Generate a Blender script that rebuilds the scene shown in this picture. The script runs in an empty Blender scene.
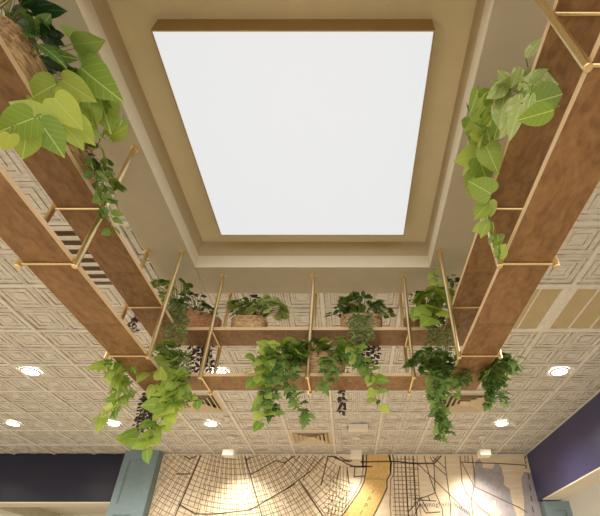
import bpy, bmesh, math, random
from mathutils import Vector, Matrix
random.seed(7)
S = bpy.context.scene
COL = S.collection
EYE = 1.5                      # height of the camera above the floor; all heights below are given from eye level
F_PX, CX, CY, TH = 417.6, 348.0, 304.6, math.radians(36)
ct, st = math.cos(TH), math.sin(TH)

def ray(u, v):
    d = CY - v
    return (u - CX, F_PX*ct - d*st, F_PX*st + d*ct)
def onx(u, v, X):
    r = ray(u, v); k = X/r[0]; return Vector((X, r[1]*k, r[2]*k))
def ony(u, v, Y):
    r = ray(u, v); k = Y/r[1]; return Vector((r[0]*k, Y, r[2]*k))
def onz(u, v, Z):
    r = ray(u, v); k = Z/r[2]; return Vector((r[0]*k, r[1]*k, Z))

# ------------------------------------------------------------------ materials
def new_mat(name):
    m = bpy.data.materials.new(name); m.use_nodes = True
    nt = m.node_tree; b = nt.nodes['Principled BSDF']
    return m, nt, b
def N(nt, t, **kw):
    n = nt.nodes.new(t)
    for k, v in kw.items(): setattr(n, k, v)
    return n
def plain(name, col, rough=.6, metal=0, emit=None, es=1, spec=.5):
    m, nt, b = new_mat(name)
    b.inputs['Base Color'].default_value = (*col, 1); b.inputs['Roughness'].default_value = rough
    b.inputs['Metallic'].default_value = metal; b.inputs['Specular IOR Level'].default_value = spec
    if emit: b.inputs['Emission Color'].default_value = (*emit, 1); b.inputs['Emission Strength'].default_value = es
    return m
def noisy(name, c1, c2, scale=(4, 4, 4), nscale=3, rough=.7, detail=6, bump=0, lo=.35, hi=.65, spec=.5, metal=0, dist=0):
    m, nt, b = new_mat(name)
    tc = N(nt, 'ShaderNodeTexCoord'); mp = N(nt, 'ShaderNodeMapping'); mp.inputs['Scale'].default_value = scale
    nz = N(nt, 'ShaderNodeTexNoise'); nz.inputs['Scale'].default_value = nscale; nz.inputs['Detail'].default_value = detail
    nz.inputs['Distortion'].default_value = dist
    cr = N(nt, 'ShaderNodeValToRGB'); cr.color_ramp.elements[0].position = lo; cr.color_ramp.elements[1].position = hi
    cr.color_ramp.elements[0].color = (*c1, 1); cr.color_ramp.elements[1].color = (*c2, 1)
    L = nt.links.new
    L(tc.outputs['Object'], mp.inputs[0]); L(mp.outputs[0], nz.inputs[0]); L(nz.outputs[0], cr.inputs[0]); L(cr.outputs[0], b.inputs['Base Color'])
    b.inputs['Roughness'].default_value = rough; b.inputs['Specular IOR Level'].default_value = spec; b.inputs['Metallic'].default_value = metal
    if bump:
        bp = N(nt, 'ShaderNodeBump'); bp.inputs['Strength'].default_value = bump; bp.inputs['Distance'].default_value = .01
        L(nz.outputs[0], bp.inputs['Height']); L(bp.outputs[0], b.inputs['Normal'])
    return m
def plywood(name, c1, c2, c3, stretch):
    m, nt, b = new_mat(name); L = nt.links.new
    tc = N(nt, 'ShaderNodeTexCoord'); mp = N(nt, 'ShaderNodeMapping'); mp.inputs['Scale'].default_value = stretch
    n1 = N(nt, 'ShaderNodeTexNoise'); n1.inputs['Scale'].default_value = 2.2; n1.inputs['Detail'].default_value = 5; n1.inputs['Distortion'].default_value = 1.1
    mul = N(nt, 'ShaderNodeMath', operation='MULTIPLY'); mul.inputs[1].default_value = 26
    sn = N(nt, 'ShaderNodeMath', operation='SINE')
    n2 = N(nt, 'ShaderNodeTexNoise'); n2.inputs['Scale'].default_value = 14; n2.inputs['Detail'].default_value = 8
    cr = N(nt, 'ShaderNodeValToRGB'); cr.color_ramp.elements[0].color = (*c1, 1); cr.color_ramp.elements[1].color = (*c2, 1)
    cr.color_ramp.elements[0].position = .0
    ad = N(nt, 'ShaderNodeMath', operation='MULTIPLY_ADD'); ad.inputs[1].default_value = .16; ad.inputs[2].default_value = 0
    a2 = N(nt, 'ShaderNodeMath', operation='ADD')
    mx = N(nt, 'ShaderNodeMix', data_type='RGBA'); mx.inputs['B'].default_value = (*c3, 1)
    n3 = N(nt, 'ShaderNodeTexNoise'); n3.inputs['Scale'].default_value = 3.1; n3.inputs['Detail'].default_value = 2
    L(tc.outputs['Object'], mp.inputs[0])
    for n in (n1, n2, n3): L(mp.outputs[0], n.inputs[0])
    L(n1.outputs[0], mul.inputs[0]); L(mul.outputs[0], sn.inputs[0]); L(sn.outputs[0], ad.inputs[0])
    L(ad.outputs[0], a2.inputs[0]); L(n2.outputs[0], a2.inputs[1]); L(a2.outputs[0], cr.inputs[0])
    L(cr.outputs[0], mx.inputs['A']); 
    m3 = N(nt, 'ShaderNodeMath', operation='MULTIPLY'); m3.inputs[1].default_value = .55
    L(n3.outputs[0], m3.inputs[0]); L(m3.outputs[0], mx.inputs['Factor']); L(mx.outputs['Result'], b.inputs['Base Color'])
    b.inputs['Roughness'].default_value = .5; b.inputs['Specular IOR Level'].default_value = .35
    return m
def leafmat(name, c1, c2, vein, edge=None, rough=.45, trans=.3):
    m, nt, b = new_mat(name); L = nt.links.new
    at = N(nt, 'ShaderNodeAttribute', attribute_name='tint')
    uv = N(nt, 'ShaderNodeUVMap', uv_map='UVMap'); sp = N(nt, 'ShaderNodeSeparateXYZ')
    ab = N(nt, 'ShaderNodeMath', operation='ABSOLUTE')
    mx = N(nt, 'ShaderNodeMix', data_type='RGBA'); mx.inputs['A'].default_value = (*c1, 1); mx.inputs['B'].default_value = (*c2, 1)
    L(at.outputs['Fac'], mx.inputs['Factor']); L(uv.outputs[0], sp.inputs[0]); L(sp.outputs[0], ab.inputs[0])
    # side veins: chevrons of |x| - y
    ma = N(nt, 'ShaderNodeMath', operation='MULTIPLY_ADD'); ma.inputs[1].default_value = -.8
    L(ab.outputs[0], ma.inputs[0]); L(sp.outputs[1], ma.inputs[2])
    ml = N(nt, 'ShaderNodeMath', operation='MULTIPLY'); ml.inputs[1].default_value = 34
    sn = N(nt, 'ShaderNodeMath', operation='SINE'); L(ma.outputs[0], ml.inputs[0]); L(ml.outputs[0], sn.inputs[0])
    gt = N(nt, 'ShaderNodeMath', operation='GREATER_THAN'); gt.inputs[1].default_value = .93; L(sn.outputs[0], gt.inputs[0])
    lt = N(nt, 'ShaderNodeMath', operation='LESS_THAN'); lt.inputs[1].default_value = .013; L(ab.outputs[0], lt.inputs[0])
    hf = N(nt, 'ShaderNodeMath', operation='MULTIPLY'); hf.inputs[1].default_value = .22; L(gt.outputs[0], hf.inputs[0])
    mxm = N(nt, 'ShaderNodeMath', operation='MAXIMUM'); L(hf.outputs[0], mxm.inputs[0]); L(lt.outputs[0], mxm.inputs[1])
    m2 = N(nt, 'ShaderNodeMix', data_type='RGBA'); m2.inputs['B'].default_value = (*vein, 1)
    L(mx.outputs['Result'], m2.inputs['A']); L(mxm.outputs[0], m2.inputs['Factor'])
    out = m2.outputs['Result']
    if edge:
        nz = N(nt, 'ShaderNodeTexNoise'); nz.inputs['Scale'].default_value = 45; nz.inputs['Detail'].default_value = 2
        tc = N(nt, 'ShaderNodeTexCoord'); L(tc.outputs['Object'], nz.inputs[0])
        s = N(nt, 'ShaderNodeMath', operation='MULTIPLY_ADD'); s.inputs[1].default_value = 1.1
        L(ab.outputs[0], s.inputs[0]); L(nz.outputs[0], s.inputs[2])
        r = N(nt, 'ShaderNodeMapRange'); r.inputs['From Min'].default_value = .7; r.inputs['From Max'].default_value = .85; L(s.outputs[0], r.inputs[0])
        m3 = N(nt, 'ShaderNodeMix', data_type='RGBA'); m3.inputs['B'].default_value = (*edge, 1)
        L(out, m3.inputs['A']); L(r.outputs[0], m3.inputs['Factor']); out = m3.outputs['Result']
    L(out, b.inputs['Base Color']); b.inputs['Roughness'].default_value = rough
    tr = N(nt, 'ShaderNodeBsdfTranslucent'); L(out, tr.inputs[0])
    ms = N(nt, 'ShaderNodeMixShader'); ms.inputs[0].default_value = trans
    o = nt.nodes['Material Output']; L(b.outputs[0], ms.inputs[1]); L(tr.outputs[0], ms.inputs[2]); L(ms.outputs[0], o.inputs[0])
    return m

M = {}
M['soffit'] = noisy('soffit_paint', (.47, .43, .33), (.50, .46, .355), nscale=2, rough=.75, spec=.25)
M['recess'] = noisy('recess_paint', (.80, .74, .56), (.83, .77, .59), nscale=2, rough=.75, spec=.25)
M['recess_lit'] = noisy('recess_lit_band', (.78, .72, .58), (.80, .74, .60), nscale=2, rough=.6)  # lower recess face, its catch of side light put into the colour
M['recess_shaded'] = noisy('recess_shaded_band', (.56, .48, .32), (.59, .51, .35), nscale=2, rough=.75, spec=.25)  # upper recess face, its shade put into the colour
M['tile'] = noisy('whitewashed_tin', (.585, .59, .56), (.74, .755, .75), scale=(3, 9, 3), nscale=6, rough=.6, lo=.3, hi=.6)
M['patina'] = noisy('brown_patina', (.27, .22, .17), (.56, .53, .47), scale=(2, 2, 2), nscale=5, rough=.65, lo=.4, hi=.6)
M['tbar'] = noisy('ceiling_grid', (.71, .71, .68), (.80, .81, .79), nscale=5, rough=.6)
M['ply'] = plywood('walnut_plywood', (.13, .065, .024), (.46, .28, .135), (.24, .125, .05), (3.0, 1.6, 3))
M['edge'] = noisy('plywood_edge', (.72, .52, .30), (.82, .64, .42), scale=(1, 1, 60), nscale=4, rough=.5)
M['brass'] = noisy('brushed_brass', (.80, .63, .33), (.88, .72, .42), scale=(40, 40, 2), nscale=3, rough=.30, metal=1)
M['lamp_glass'] = plain('panel_diffuser', (.10, .10, .10), .5, emit=(.96, .98, 1), es=.78)
M['panel_frame'] = plain('bronze_painted_frame', (.42, .30, .13), .5)
M['led'] = plain('downlight_lens', (1, 1, 1), .4, emit=(1, .93, .8), es=14)
M['white'] = plain('white_plastic', (.78, .75, .68), .45)
M['vent'] = noisy('vent_enamel', (.64, .56, .42), (.68, .60, .46), nscale=3, rough=.55)
M['ventflat'] = noisy('vent_filter_panel', (.50, .42, .25), (.54, .46, .28), nscale=2, rough=.7)
M['dark'] = plain('shadow_dark', (.03, .025, .02), .8)  # shadow tone for the sheet beside the emergency light
M['duct'] = plain('brown_duct', (.26, .20, .13), .8)
M['navy'] = noisy('navy_paint', (.010, .009, .028), (.014, .012, .034), nscale=7, rough=.30, spec=.45, bump=.03)
M['navy2'] = noisy('slate_blue_paint', (.045, .045, .12), (.055, .053, .14), nscale=7, rough=.36, spec=.45, bump=.03)
M['bluegrey'] = noisy('bluegrey_paint', (.155, .225, .25), (.18, .25, .27), nscale=4, rough=.45)
M['cream'] = plain('cream_paint', (.74, .70, .60), .7)
M['mural'] = noisy('mural_wood', (.74, .60, .42), (.85, .75, .59), scale=(1, 1, 8), nscale=3, rough=.4, lo=.3, hi=.7)
M['river'] = noisy('gold_ink', (.66, .42, .14), (.76, .52, .20), nscale=9, rough=.4)
M['lake'] = noisy('violet_grey_ink', (.36, .335, .38), (.44, .41, .44), nscale=5, rough=.45)
M['ink'] = plain('map_ink', (.14, .10, .065), .5)
M['ink2'] = plain('map_ink_light', (.36, .27, .17), .5)
M['floor'] = noisy('floor_boards', (.38, .30, .20), (.50, .41, .30), scale=(8, .8, 1), nscale=3, rough=.45)
M['wicker'] = noisy('wicker', (.28, .15, .06), (.86, .60, .34), scale=(10, 10, 90), nscale=2.2, rough=.6, lo=.3, hi=.65)
M['coir'] = noisy('rust_wicker', (.28, .11, .045), (.72, .38, .20), scale=(18, 18, 60), nscale=3, rough=.8, lo=.3, hi=.65, bump=.4)
M['stem'] = plain('vine_stem', (.20, .25, .05), .6)
M['stem_b'] = plain('woody_stem', (.22, .14, .06), .7)
M['lime'] = leafmat('lime_leaf', (.15, .31, .03), (.56, .68, .13), (.62, .76, .24))
M['pale'] = leafmat('pale_variegated_leaf', (.34, .50, .13), (.54, .66, .25), (.70, .78, .42), edge=(.68, .74, .46))
M['mid'] = leafmat('mid_green_leaf', (.045, .14, .02), (.30, .45, .09), (.36, .50, .18))
M['deep'] = leafmat('deep_green_leaf', (.012, .045, .014), (.03, .10, .03), (.08, .18, .07), trans=.12)
M['ivy'] = leafmat('ivy_leaf', (.025, .09, .015), (.28, .44, .10), (.34, .48, .19))
M['fine'] = leafmat('fine_green_leaf', (.10, .18, .05), (.28, .38, .13), (.25, .36, .15), trans=.2)
M['plum'] = leafmat('plum_leaf', (.03, .022, .035), (.12, .08, .10), (.22, .16, .20), trans=.05)

# ------------------------------------------------------------------ mesh helpers
class MB:
    def __init__(s): s.v = []; s.f = []; s.m = []; s.uv = {}; s.tint = []
    def add(s, vs, fs, mi=0, tint=0):
        o = len(s.v); s.v += [tuple(v) for v in vs]; s.tint += [tint]*len(vs)
        for f in fs: s.f.append(tuple(i+o for i in f)); s.m.append(mi)
        return o
    def box(s, x0, x1, y0, y1, z0, z1, mi=0):
        vs = [(x, y, z) for z in (z0, z1) for y in (y0, y1) for x in (x0, x1)]
        s.add(vs, [(0, 2, 3, 1), (4, 5, 7, 6), (0, 1, 5, 4), (2, 6, 7, 3), (0, 4, 6, 2), (1, 3, 7, 5)], mi)
    def tube(s, pts, r, n=8, mi=0, cap=True, tint=0):
        pts = [Vector(p) for p in pts]; rs = r if isinstance(r, (list, tuple)) else [r]*len(pts)
        o = len(s.v); vs = []
        up = None
        for i, p in enumerate(pts):
            d = (pts[min(i+1, len(pts)-1)] - pts[max(i-1, 0)])
            d = d.normalized() if d.length > 1e-9 else Vector((0, 0, 1))
            if up is None:
                up = Vector((1, 0, 0)) if abs(d.x) < .7 else Vector((0, 1, 0))
            a = d.cross(up)
            if a.length < 1e-6: a = d.orthogonal()
            a.normalize(); bb = a.cross(d).normalized(); up = bb
            for k in range(n):
                t = 2*math.pi*k/n; vs.append(p + (a*math.cos(t) + bb*math.sin(t))*rs[i])
        fs = []
        for i in range(len(pts)-1):
            for k in range(n):
                fs.append((i*n+k, i*n+(k+1) % n, (i+1)*n+(k+1) % n, (i+1)*n+k))
        if cap: fs.append(tuple(range(n-1, -1, -1))); fs.append(tuple((len(pts)-1)*n+k for k in range(n)))
        s.add(vs, fs, mi, tint)
    def build(s, name, mats, parent=None, loc=(0, 0, 0), smooth=False, bevel=0):
        if not isinstance(mats, (list, tuple)): mats = [mats]
        me = bpy.data.meshes.new(name)
        L = Vector(loc)
        me.from_pydata([(v[0]-L.x, v[1]-L.y, v[2]-L.z) for v in s.v], [], s.f)
        for m in mats: me.materials.append(m)
        me.polygons.foreach_set('material_index', s.m)
        if smooth: me.polygons.foreach_set('use_smooth', [True]*len(s.f))
        if s.uv:
            a = me.attributes.new('tint', 'FLOAT', 'POINT'); a.data.foreach_set('value', s.tint)
            ul = me.uv_layers.new(name='UVMap')
            li = [0]*len(me.loops); me.loops.foreach_get('vertex_index', li)
            fl = []
            for i in li: fl += s.uv.get(i, (0.5, 0))
            ul.data.foreach_set('uv', fl)
        me.update()
        ob = bpy.data.objects.new(name, me); COL.objects.link(ob)
        if parent is not None:
            ob.parent = parent                      # parent's own location is the base; local coordinates
            ob.location = (0, 0, 0)
        else: ob.location = (L.x, L.y, L.z + EYE)
        if bevel:
            b = ob.modifiers.new('bevel', 'BEVEL'); b.width = bevel; b.segments = 2; b.limit_method = 'ANGLE'
        return ob
def thing(name, label, cat, loc, group=None):
    o = bpy.data.objects.new(name, None); COL.objects.link(o); o.location = (loc[0], loc[1], loc[2]+EYE)
    o.empty_display_size = .05
    o['label'] = label; o['category'] = cat
    if group: o['group'] = group
    return o
def tag(o, label, cat, group=None):
    o['label'] = label; o['category'] = cat
    if group: o['group'] = group
    return o
def struct(o): o['kind'] = 'structure'; return o
def copy_thing(o, label, loc):
    c = o.copy(); COL.objects.link(c); c.location = (loc[0], loc[1], loc[2]+EYE); c['label'] = label
    for ch in list(o.children):
        k = ch.copy(); COL.objects.link(k); k.parent = c
        for g in list(ch.children):
            q = g.copy(); COL.objects.link(q); q.parent = k
    return c

CH = 1.875       # soffit height above the eye
CT = 1.885       # tile ceiling
WY = 6.45        # map wall
T = .607
# ------------------------------------------------------------------ setting
b = MB(); b.box(-12, 9, -5, 14, -1.6, -1.5); struct(b.build('floor', M['floor']))

# embossed ceiling tiles
GX = [.41 + T*k for k in range(-18, 12)]; GY = [2.365 + T*k for k in range(-9, 8)]
VENTS = {(-4, 3): 'sq', (1, 3): 'sq', (-2, 5): 'sq', (-4, -1): 'lou', (1, 0): 'flat', (2, 0): 'flat'}
prof = [(0, 0), (.014, 0), (.020, .007), (.040, .007), (.044, .002), (.060, .002), (.066, .009), (.090, .009), (.094, .004), (.104, .004), (.108, .008), (.128, .008)]
b = MB()
def quad_panel(b, x0, y0, w, h, z):
    prev = None; vs = []; fs = []; ms = []
    for i, (d, up) in enumerate(prof):
        d = d*w/.303
        ring = [(x0+d, y0+d, z+up), (x0+w-d, y0+d, z+up), (x0+w-d, y0+h-d, z+up), (x0+d, y0+h-d, z+up)]
        vs += ring
        if i:
            a = (i-1)*4; c = i*4
            for k in range(4):
                fs.append((a+k, c+k, c+(k+1) % 4, a+(k+1) % 4)); ms.append(1 if prof[i][1] != prof[i-1][1] else 0)
    c = (len(prof)-1)*4; fs.append((c+3, c+2, c+1, c)); ms.append(0)
    o = len(b.v); b.v += vs; b.tint += [0]*len(vs)
    for f, m in zip(fs, ms): b.f.append(tuple(i+o for i in f)); b.m.append(m)
kx0, ky0 = -18, -9
for i in range(len(GX)-1):
    for j in range(len(GY)-1):
        if (i+kx0, j+ky0) in VENTS: continue
        lift = random.choice([0, 0, 0, .001, .002])
        for a in (0, 1):
            for c in (0, 1):
                quad_panel(b, GX[i]+.004+a*(T/2-.002), GY[j]+.004+c*(T/2-.002), T/2-.006, T/2-.006, CT+.004+lift)
        xa, xb, ya, yb, zz = GX[i], GX[i+1], GY[j], GY[j+1], CT+.022+lift
        b.add([(xa, ya, zz), (xa, yb, zz), (xb, yb, zz), (xb, ya, zz)], [(0, 1, 2, 3)], 1)
def clip(ob, boxes, keep=None):
    bm = bmesh.new(); bm.from_mesh(ob.data)
    dz = 0
    for (x0, x1, y0, y1) in boxes:
        for co, no in (((x0, 0, 0), (1, 0, 0)), ((x1, 0, 0), (1, 0, 0)), ((0, y0, 0), (0, 1, 0)), ((0, y1, 0), (0, 1, 0))):
            bmesh.ops.bisect_plane(bm, geom=bm.verts[:]+bm.edges[:]+bm.faces[:], plane_co=co, plane_no=no)
        dead = [f for f in bm.faces if x0 < f.calc_center_median().x < x1 and y0 < f.calc_center_median().y < y1]
        bmesh.ops.delete(bm, geom=dead, context='FACES')
    bm.to_mesh(ob.data); bm.free()
SX0, SX1, SY0, SY1 = -1.325, .84, -.45, 2.437
RX0, RX1, RY0, RY1 = -1.04, .558, .565, 2.152
ceil = struct(b.build('ceiling', [M['tile'], M['patina']]))
clip(ceil, [(SX0, SX1, SY0, SY1), (-20, 20, WY, 20), (2.7, 3.0, -20, WY), (-3.28, -2.79, 6.27, WY+1)])
b = MB()
for x in GX: b.box(x-.014, x+.014, GY[0], WY, CT-.004, CT+.003)
for y in GY[:-1]: b.box(GX[0], GX[-1], y-.011, y+.011, CT-.0045, CT+.0025)
tb = struct(b.build('trim_1', M['tbar']))
clip(tb, [(SX0, SX1, SY0, SY1), (2.7, 3.0, -20, WY)])

# soffit with the square recess
b = MB()
b.box(SX0, RX0, SY0, SY1, CH, 2.16); b.box(RX1, SX1, SY0, SY1, CH, 2.16)
b.box(RX0, RX1, SY0, RY0, CH, 2.16); b.box(RX0, RX1, RY1, SY1, CH, 2.16)
struct(b.build('soffit', M['soffit'], bevel=.004)).name = 'ceiling_soffit'
b = MB(); b.box(RX0-.05, RX1+.05, RY0-.05, RY1+.05, 2.115, 2.19); struct(b.build('ceiling_recess', M['recess']))
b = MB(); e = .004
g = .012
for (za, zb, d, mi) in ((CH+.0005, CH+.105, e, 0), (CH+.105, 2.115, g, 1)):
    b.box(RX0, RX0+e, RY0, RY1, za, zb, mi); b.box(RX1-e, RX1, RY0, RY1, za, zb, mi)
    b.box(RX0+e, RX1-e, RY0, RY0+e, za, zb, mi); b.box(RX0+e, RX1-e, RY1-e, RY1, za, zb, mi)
struct(b.build('trim_2', [M['recess_lit'], M['recess_shaded']]))  # recess sides in two tones, painted lit below and shaded above

# light panel
t = thing('ceiling_light_panel', 'large square glowing white light panel in the ceiling recess', 'light', (-.236, 1.364, 2.0))
b = MB(); w = .609
b.box(-w, w, -w, -w+.006, 0, .115); b.box(-w, w, w-.006, w, 0, .115); b.box(-w, -w+.006, -w+.006, w-.006, 0, .115); b.box(w-.006, w, -w+.006, w-.006, 0, .115)
b.build('frame', M['panel_frame'], t)
b = MB(); w = .6028; b.box(-w, w, -w, w, .001, .02); b.build('diffuser', M['lamp_glass'], t)

# map wall and the surrounding structure
b = MB(); b.box(-2.79, 2.72, WY, WY+.2, -1.5, CT+.1); struct(b.build('wall_back', M['cream']))
b = MB(); b.box(-12, -3.28, WY, WY+.3, 1.22, CT+.1)
b.box(-12, -3.28, WY+.002, WY+.298, 1.205, 1.22, 1)
struct(b.build('wall_left_header', [M['navy'], M['cream']]))
b = MB(); b.box(2.7, 3.0, -3, WY-.001, 1.225, CT+.1)
b.box(2.702, 2.998, -3, WY-.18, 1.212, 1.225, 1)
struct(b.build('wall_right_header', [M['navy2'], M['cream']]))
b = MB(); b.box(-12, -3.28, 11.5, 11.7, -1.5, 2.2); b.box(2.72, 9, WY+.1, WY+.3, -1.5, 2.2)
struct(b.build('wall_far', M['cream']))
b = MB(); b.box(-12, -2.79, WY+.3, 11.5, 1.9, 2.0); struct(b.build('ceiling_far_room', M['cream']))
b = MB(); b.box(-7.4, -7.2, WY+.3, 11.5, 1.7, 1.9); struct(b.build('ceiling_beam', M['soffit']))

def pilaster(name, label, x0, x1, yf, yb, z1, px, pz):
    t = thing(name, label, 'column', ((x0+x1)/2, (yf+yb)/2, -1.5))
    z0 = 0; z1 = z1+1.5; w = (x1-x0)/2; d = (yb-yf)/2
    b = MB(); b.box(-w, w, -d+.016, d, z0, z1)
    # rails and stiles in front leave two sunken panels
    pa, pb = px[0]-(x0+x1)/2, px[1]-(x0+x1)/2
    b.box(-w, pa, -d, -d+.0161, z0, z1); b.box(pb, w, -d, -d+.0161, z0, z1)
    b.box(pa, pb, -d, -d+.0161, pz[1]+1.5, z1); b.box(pa, pb, -d, -d+.0161, pz[0]-.13+1.5, pz[0]+1.5)
    b.box(pa, pb, -d, -d+.0161, z0, .3)
    b.build('shaft', M['bluegrey'], t)
    b = MB()
    for (za, zb) in ((pz[0]+1.5, pz[1]+1.5), (.3, pz[0]-.13+1.5)):
        b.box(pa, pa+.012, -d+.005, -d+.016, za, zb); b.box(pb-.012, pb, -d+.005, -d+.016, za, zb)
        b.box(pa+.012, pb-.012, -d+.005, -d+.016, za, za+.012); b.box(pa+.012, pb-.012, -d+.005, -d+.016, zb-.012, zb)
    b.build('panel_moulding', M['bluegrey'], t)
    return t
pilaster('pilaster', 'blue grey panelled pilaster left of the map mural', -3.285, -2.79, 6.27, WY-.001, 1.90, (-3.2, -2.95), (1.16, 1.76))
pilaster('pilaster', 'blue grey panelled pilaster under the navy beam right of the mural', 2.71, 3.07, 6.30, WY+.05, 1.205, (2.83, 3.0), (.2, 1.10))

# mural
tm = thing('map_mural', 'large wooden city map mural with streets, gold river and grey lake', 'mural', (0, WY-.001, 0))
MX0, MX1, MZ0, MZ1 = -2.785, 2.695, -.9, 1.872
def W(u, v):
    r = ony(u, v, WY-.02); return (r.x, r.z)
b = MB(); b.box(MX0, MX1, -.018, 0, MZ0, MZ1); b.build('map_board', M['mural'], tm)
def poly(mb, pts, y, clampit=True):
    vs = []
    for (u, v) in pts:
        x, z = W(u, v); vs.append((min(max(x, MX0), MX1), y, min(max(z, MZ0), MZ1-.001)))
    mb.add(vs, [tuple(range(len(vs)))])
def line(mb, pts, w, y=-.021):
    P = [Vector((W(*p)[0], W(*p)[1])) for p in pts]
    for a, c in zip(P[:-1], P[1:]):
        if (c-a).length < 1e-6: continue
        mid = (a+c)/2
        if not (MX0+w < min(a.x, c.x) and max(a.x, c.x) < MX1-w and mid.y > MZ0): continue
        top = MZ1-.003
        if a.y > top and c.y > top: continue
        if a.y > top: a = c + (a-c)*((top-c.y)/(a.y-c.y))
        if c.y > top: c = a + (c-a)*((top-a.y)/(c.y-a.y))
        d = (c-a).normalized(); n = Vector((-d.y, d.x))*w/2; a2 = a-d*w*.3; c2 = c+d*w*.3
        mb.add([(a2.x+n.x, y, a2.y+n.y), (a2.x-n.x, y, a2.y-n.y), (c2.x-n.x, y, c2.y-n.y), (c2.x+n.x, y, c2.y+n.y)], [(0, 1, 2, 3)])
def riverL(v): 
    k = [(400, 366), (455, 366.5), (470, 366), (482, 364), (492, 359), (502, 352), (512, 345), (530, 330), (600, 260)]
    for (a, x), (c, y) in zip(k[:-1], k[1:]):
        if a <= v <= c: return x+(y-x)*(v-a)/(c-a)
    return 366
rl = [(366.5, 450), (366.5, 455), (366, 470), (364, 482), (359, 492), (352, 502), (345, 512), (330, 530), (310, 550)]
rr = [(389, 450), (389, 455), (391, 463), (390.5, 474), (387, 480), (387, 488), (382, 499), (376, 511), (366, 530), (350, 550)]
b = MB(); poly(b, rl + rr[::-1], -.0195); b.build('river', M['river'], tm)
b = MB()
def o6(x, y): return (470+x/7.37, 446+y/7.37)
poly(b, [o6(*p) for p in ((12, 300), (25, 170), (45, 110), (70, 98), (90, 125), (95, 160), (165, 168), (185, 132), (205, 125), (235, 165), (240, 200), (252, 235), (250, 285), (295, 320), (300, 370), (318, 440), (345, 516), (380, 640), (230, 640), (215, 516), (235, 490), (195, 450), (185, 400), (150, 420), (110, 400), (40, 385), (20, 330))], -.0195)
poly(b, [o6(*p) for p in ((400, 190), (450, 200), (600, 400), (600, 640), (430, 640), (400, 516), (398, 400), (385, 310), (378, 240), (388, 215))], -.0195)
poly(b, [(457, 512), (459, 507), (463, 505), (466, 508), (469, 514), (475, 530), (462, 530)], -.0195)
b.build('lake', M['lake'], tm)
lt, dk = MB(), MB()
C0 = (230, 388)
def P0(a, r): return (C0[0]+r*math.sin(a), C0[1]+r*math.cos(a))
def okl(p): return p[0] < riverL(p[1])-4 and p[1] < 560
def okpanel(p):
    return okl(p) and not (p[0] > 338 and p[1] < 487) and not (p[0]+.55*(p[1]-455) > 372 and p[1] > 478)
for i, a in enumerate(range(-66, 66)):
    if i % 3 == 1 and abs(a) < 40: pass
    elif i % 3: continue
    ang = math.radians(a); pts = [P0(ang, r) for r in range(60, 200, 4)]
    if random.random() < .12: continue
    for q in zip(pts[:-1], pts[1:]):
        if okpanel(q[0]) and okpanel(q[1]) and random.random() > .03: line(lt, q, .009)
for r in range(66, 190, 5):
    rr_ = r+random.uniform(-.6, .6)
    for a in range(-66, 66, 2):
        q = (P0(math.radians(a), rr_ + 2*math.sin(math.radians(a*3))), P0(math.radians(a+2), rr_+2*math.sin(math.radians(a*3+6))))
        if okpanel(q[0]) and okpanel(q[1]) and random.random() > .06: line(lt, q, .009)
for (p) in ([(200.5, 456), (175, 516)], [(245, 457), (262, 516)], [(299, 480), (323, 516)], [(285, 490), (309, 472), (322, 468)][:2], [(309, 473), (323, 457)],
            [(250, 475), (276, 460.5), (284, 463), (295, 456)], [(155, 484), (179, 504), (195, 514), (215, 514), (250, 510), (295, 484)], [(328, 456), (321, 485)], [(328, 456.5), (336, 457), (347, 464), (356, 467), (366, 467)],
            [(160, 466), (176, 474), (190, 474)], [(184, 456), (190, 459), (196, 456)], [(246, 461), (251, 457)], [(331, 456), (340, 460), (350, 462)], [(340, 457), (345, 460), (352, 461)], [(337, 480), (340, 466)], [(347, 468), (349, 484)], [(355, 466), (354, 477), (364, 476)]):
    line(dk, p, .017)
for i in range(4):           # darker diagonals near the ceiling, right of the fan
    line(dk, [(292+i*8, 456), (283+i*8.5, 466+i), (276+i*9, 474+i*2)], .010); line(dk, [(284+i*9, 457), (303+i*7, 474-i*2)], .010)
for i in range(6): line(lt, [(331+i*3.2, 470-i), (328+i*3.6, 516)], .009)
for i in range(9): line(lt, [(327-i*.6, 475+i*4.6), (354-i*1.6, 484+i*4)], .009)
for i in range(7): line(lt, [(337+i*2.2, 484+i*.3), (327+i*3.4, 516)], .009)
line(dk, rl, .02); line(lt, [(x-3, y) for x, y in rl[:7]], .016); line(dk, rr, .02); line(lt, [(x+3.5, y) for x, y in rr[:6]] + [(390, 505), (391, 516)], .016)
line(dk, [(361, 462), (380, 461.5), (398, 461.5), (412, 463.5), (434, 463.5), (441, 456)], .022); line(dk, [(350, 466.5), (372, 466.5)], .02); line(lt, [(366, 479), (386, 479)], .009)
line(dk, [(362.5, 455), (363, 466)], .03); line(dk, [(389, 455), (391, 463), (390.5, 471)], .025)
for i in range(7): line(lt if i not in (3, 5) else dk, [(393+i*4.0, 456), (395+i*4.2, 500+i*2), (396+i*4.2, 516)], .012 if i not in (3, 5) else .02)
for i in range(14):
    y = 459+i*4.3; line(lt, [(392.5+random.random()*2, y), (414+random.random()*6 - (6 if i > 9 else 0), y+.3)], .011)
for i in range(6): line(lt, [(409, 463+i*6.5), (418+i % 2, 463+i*6.5)], .011)
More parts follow.
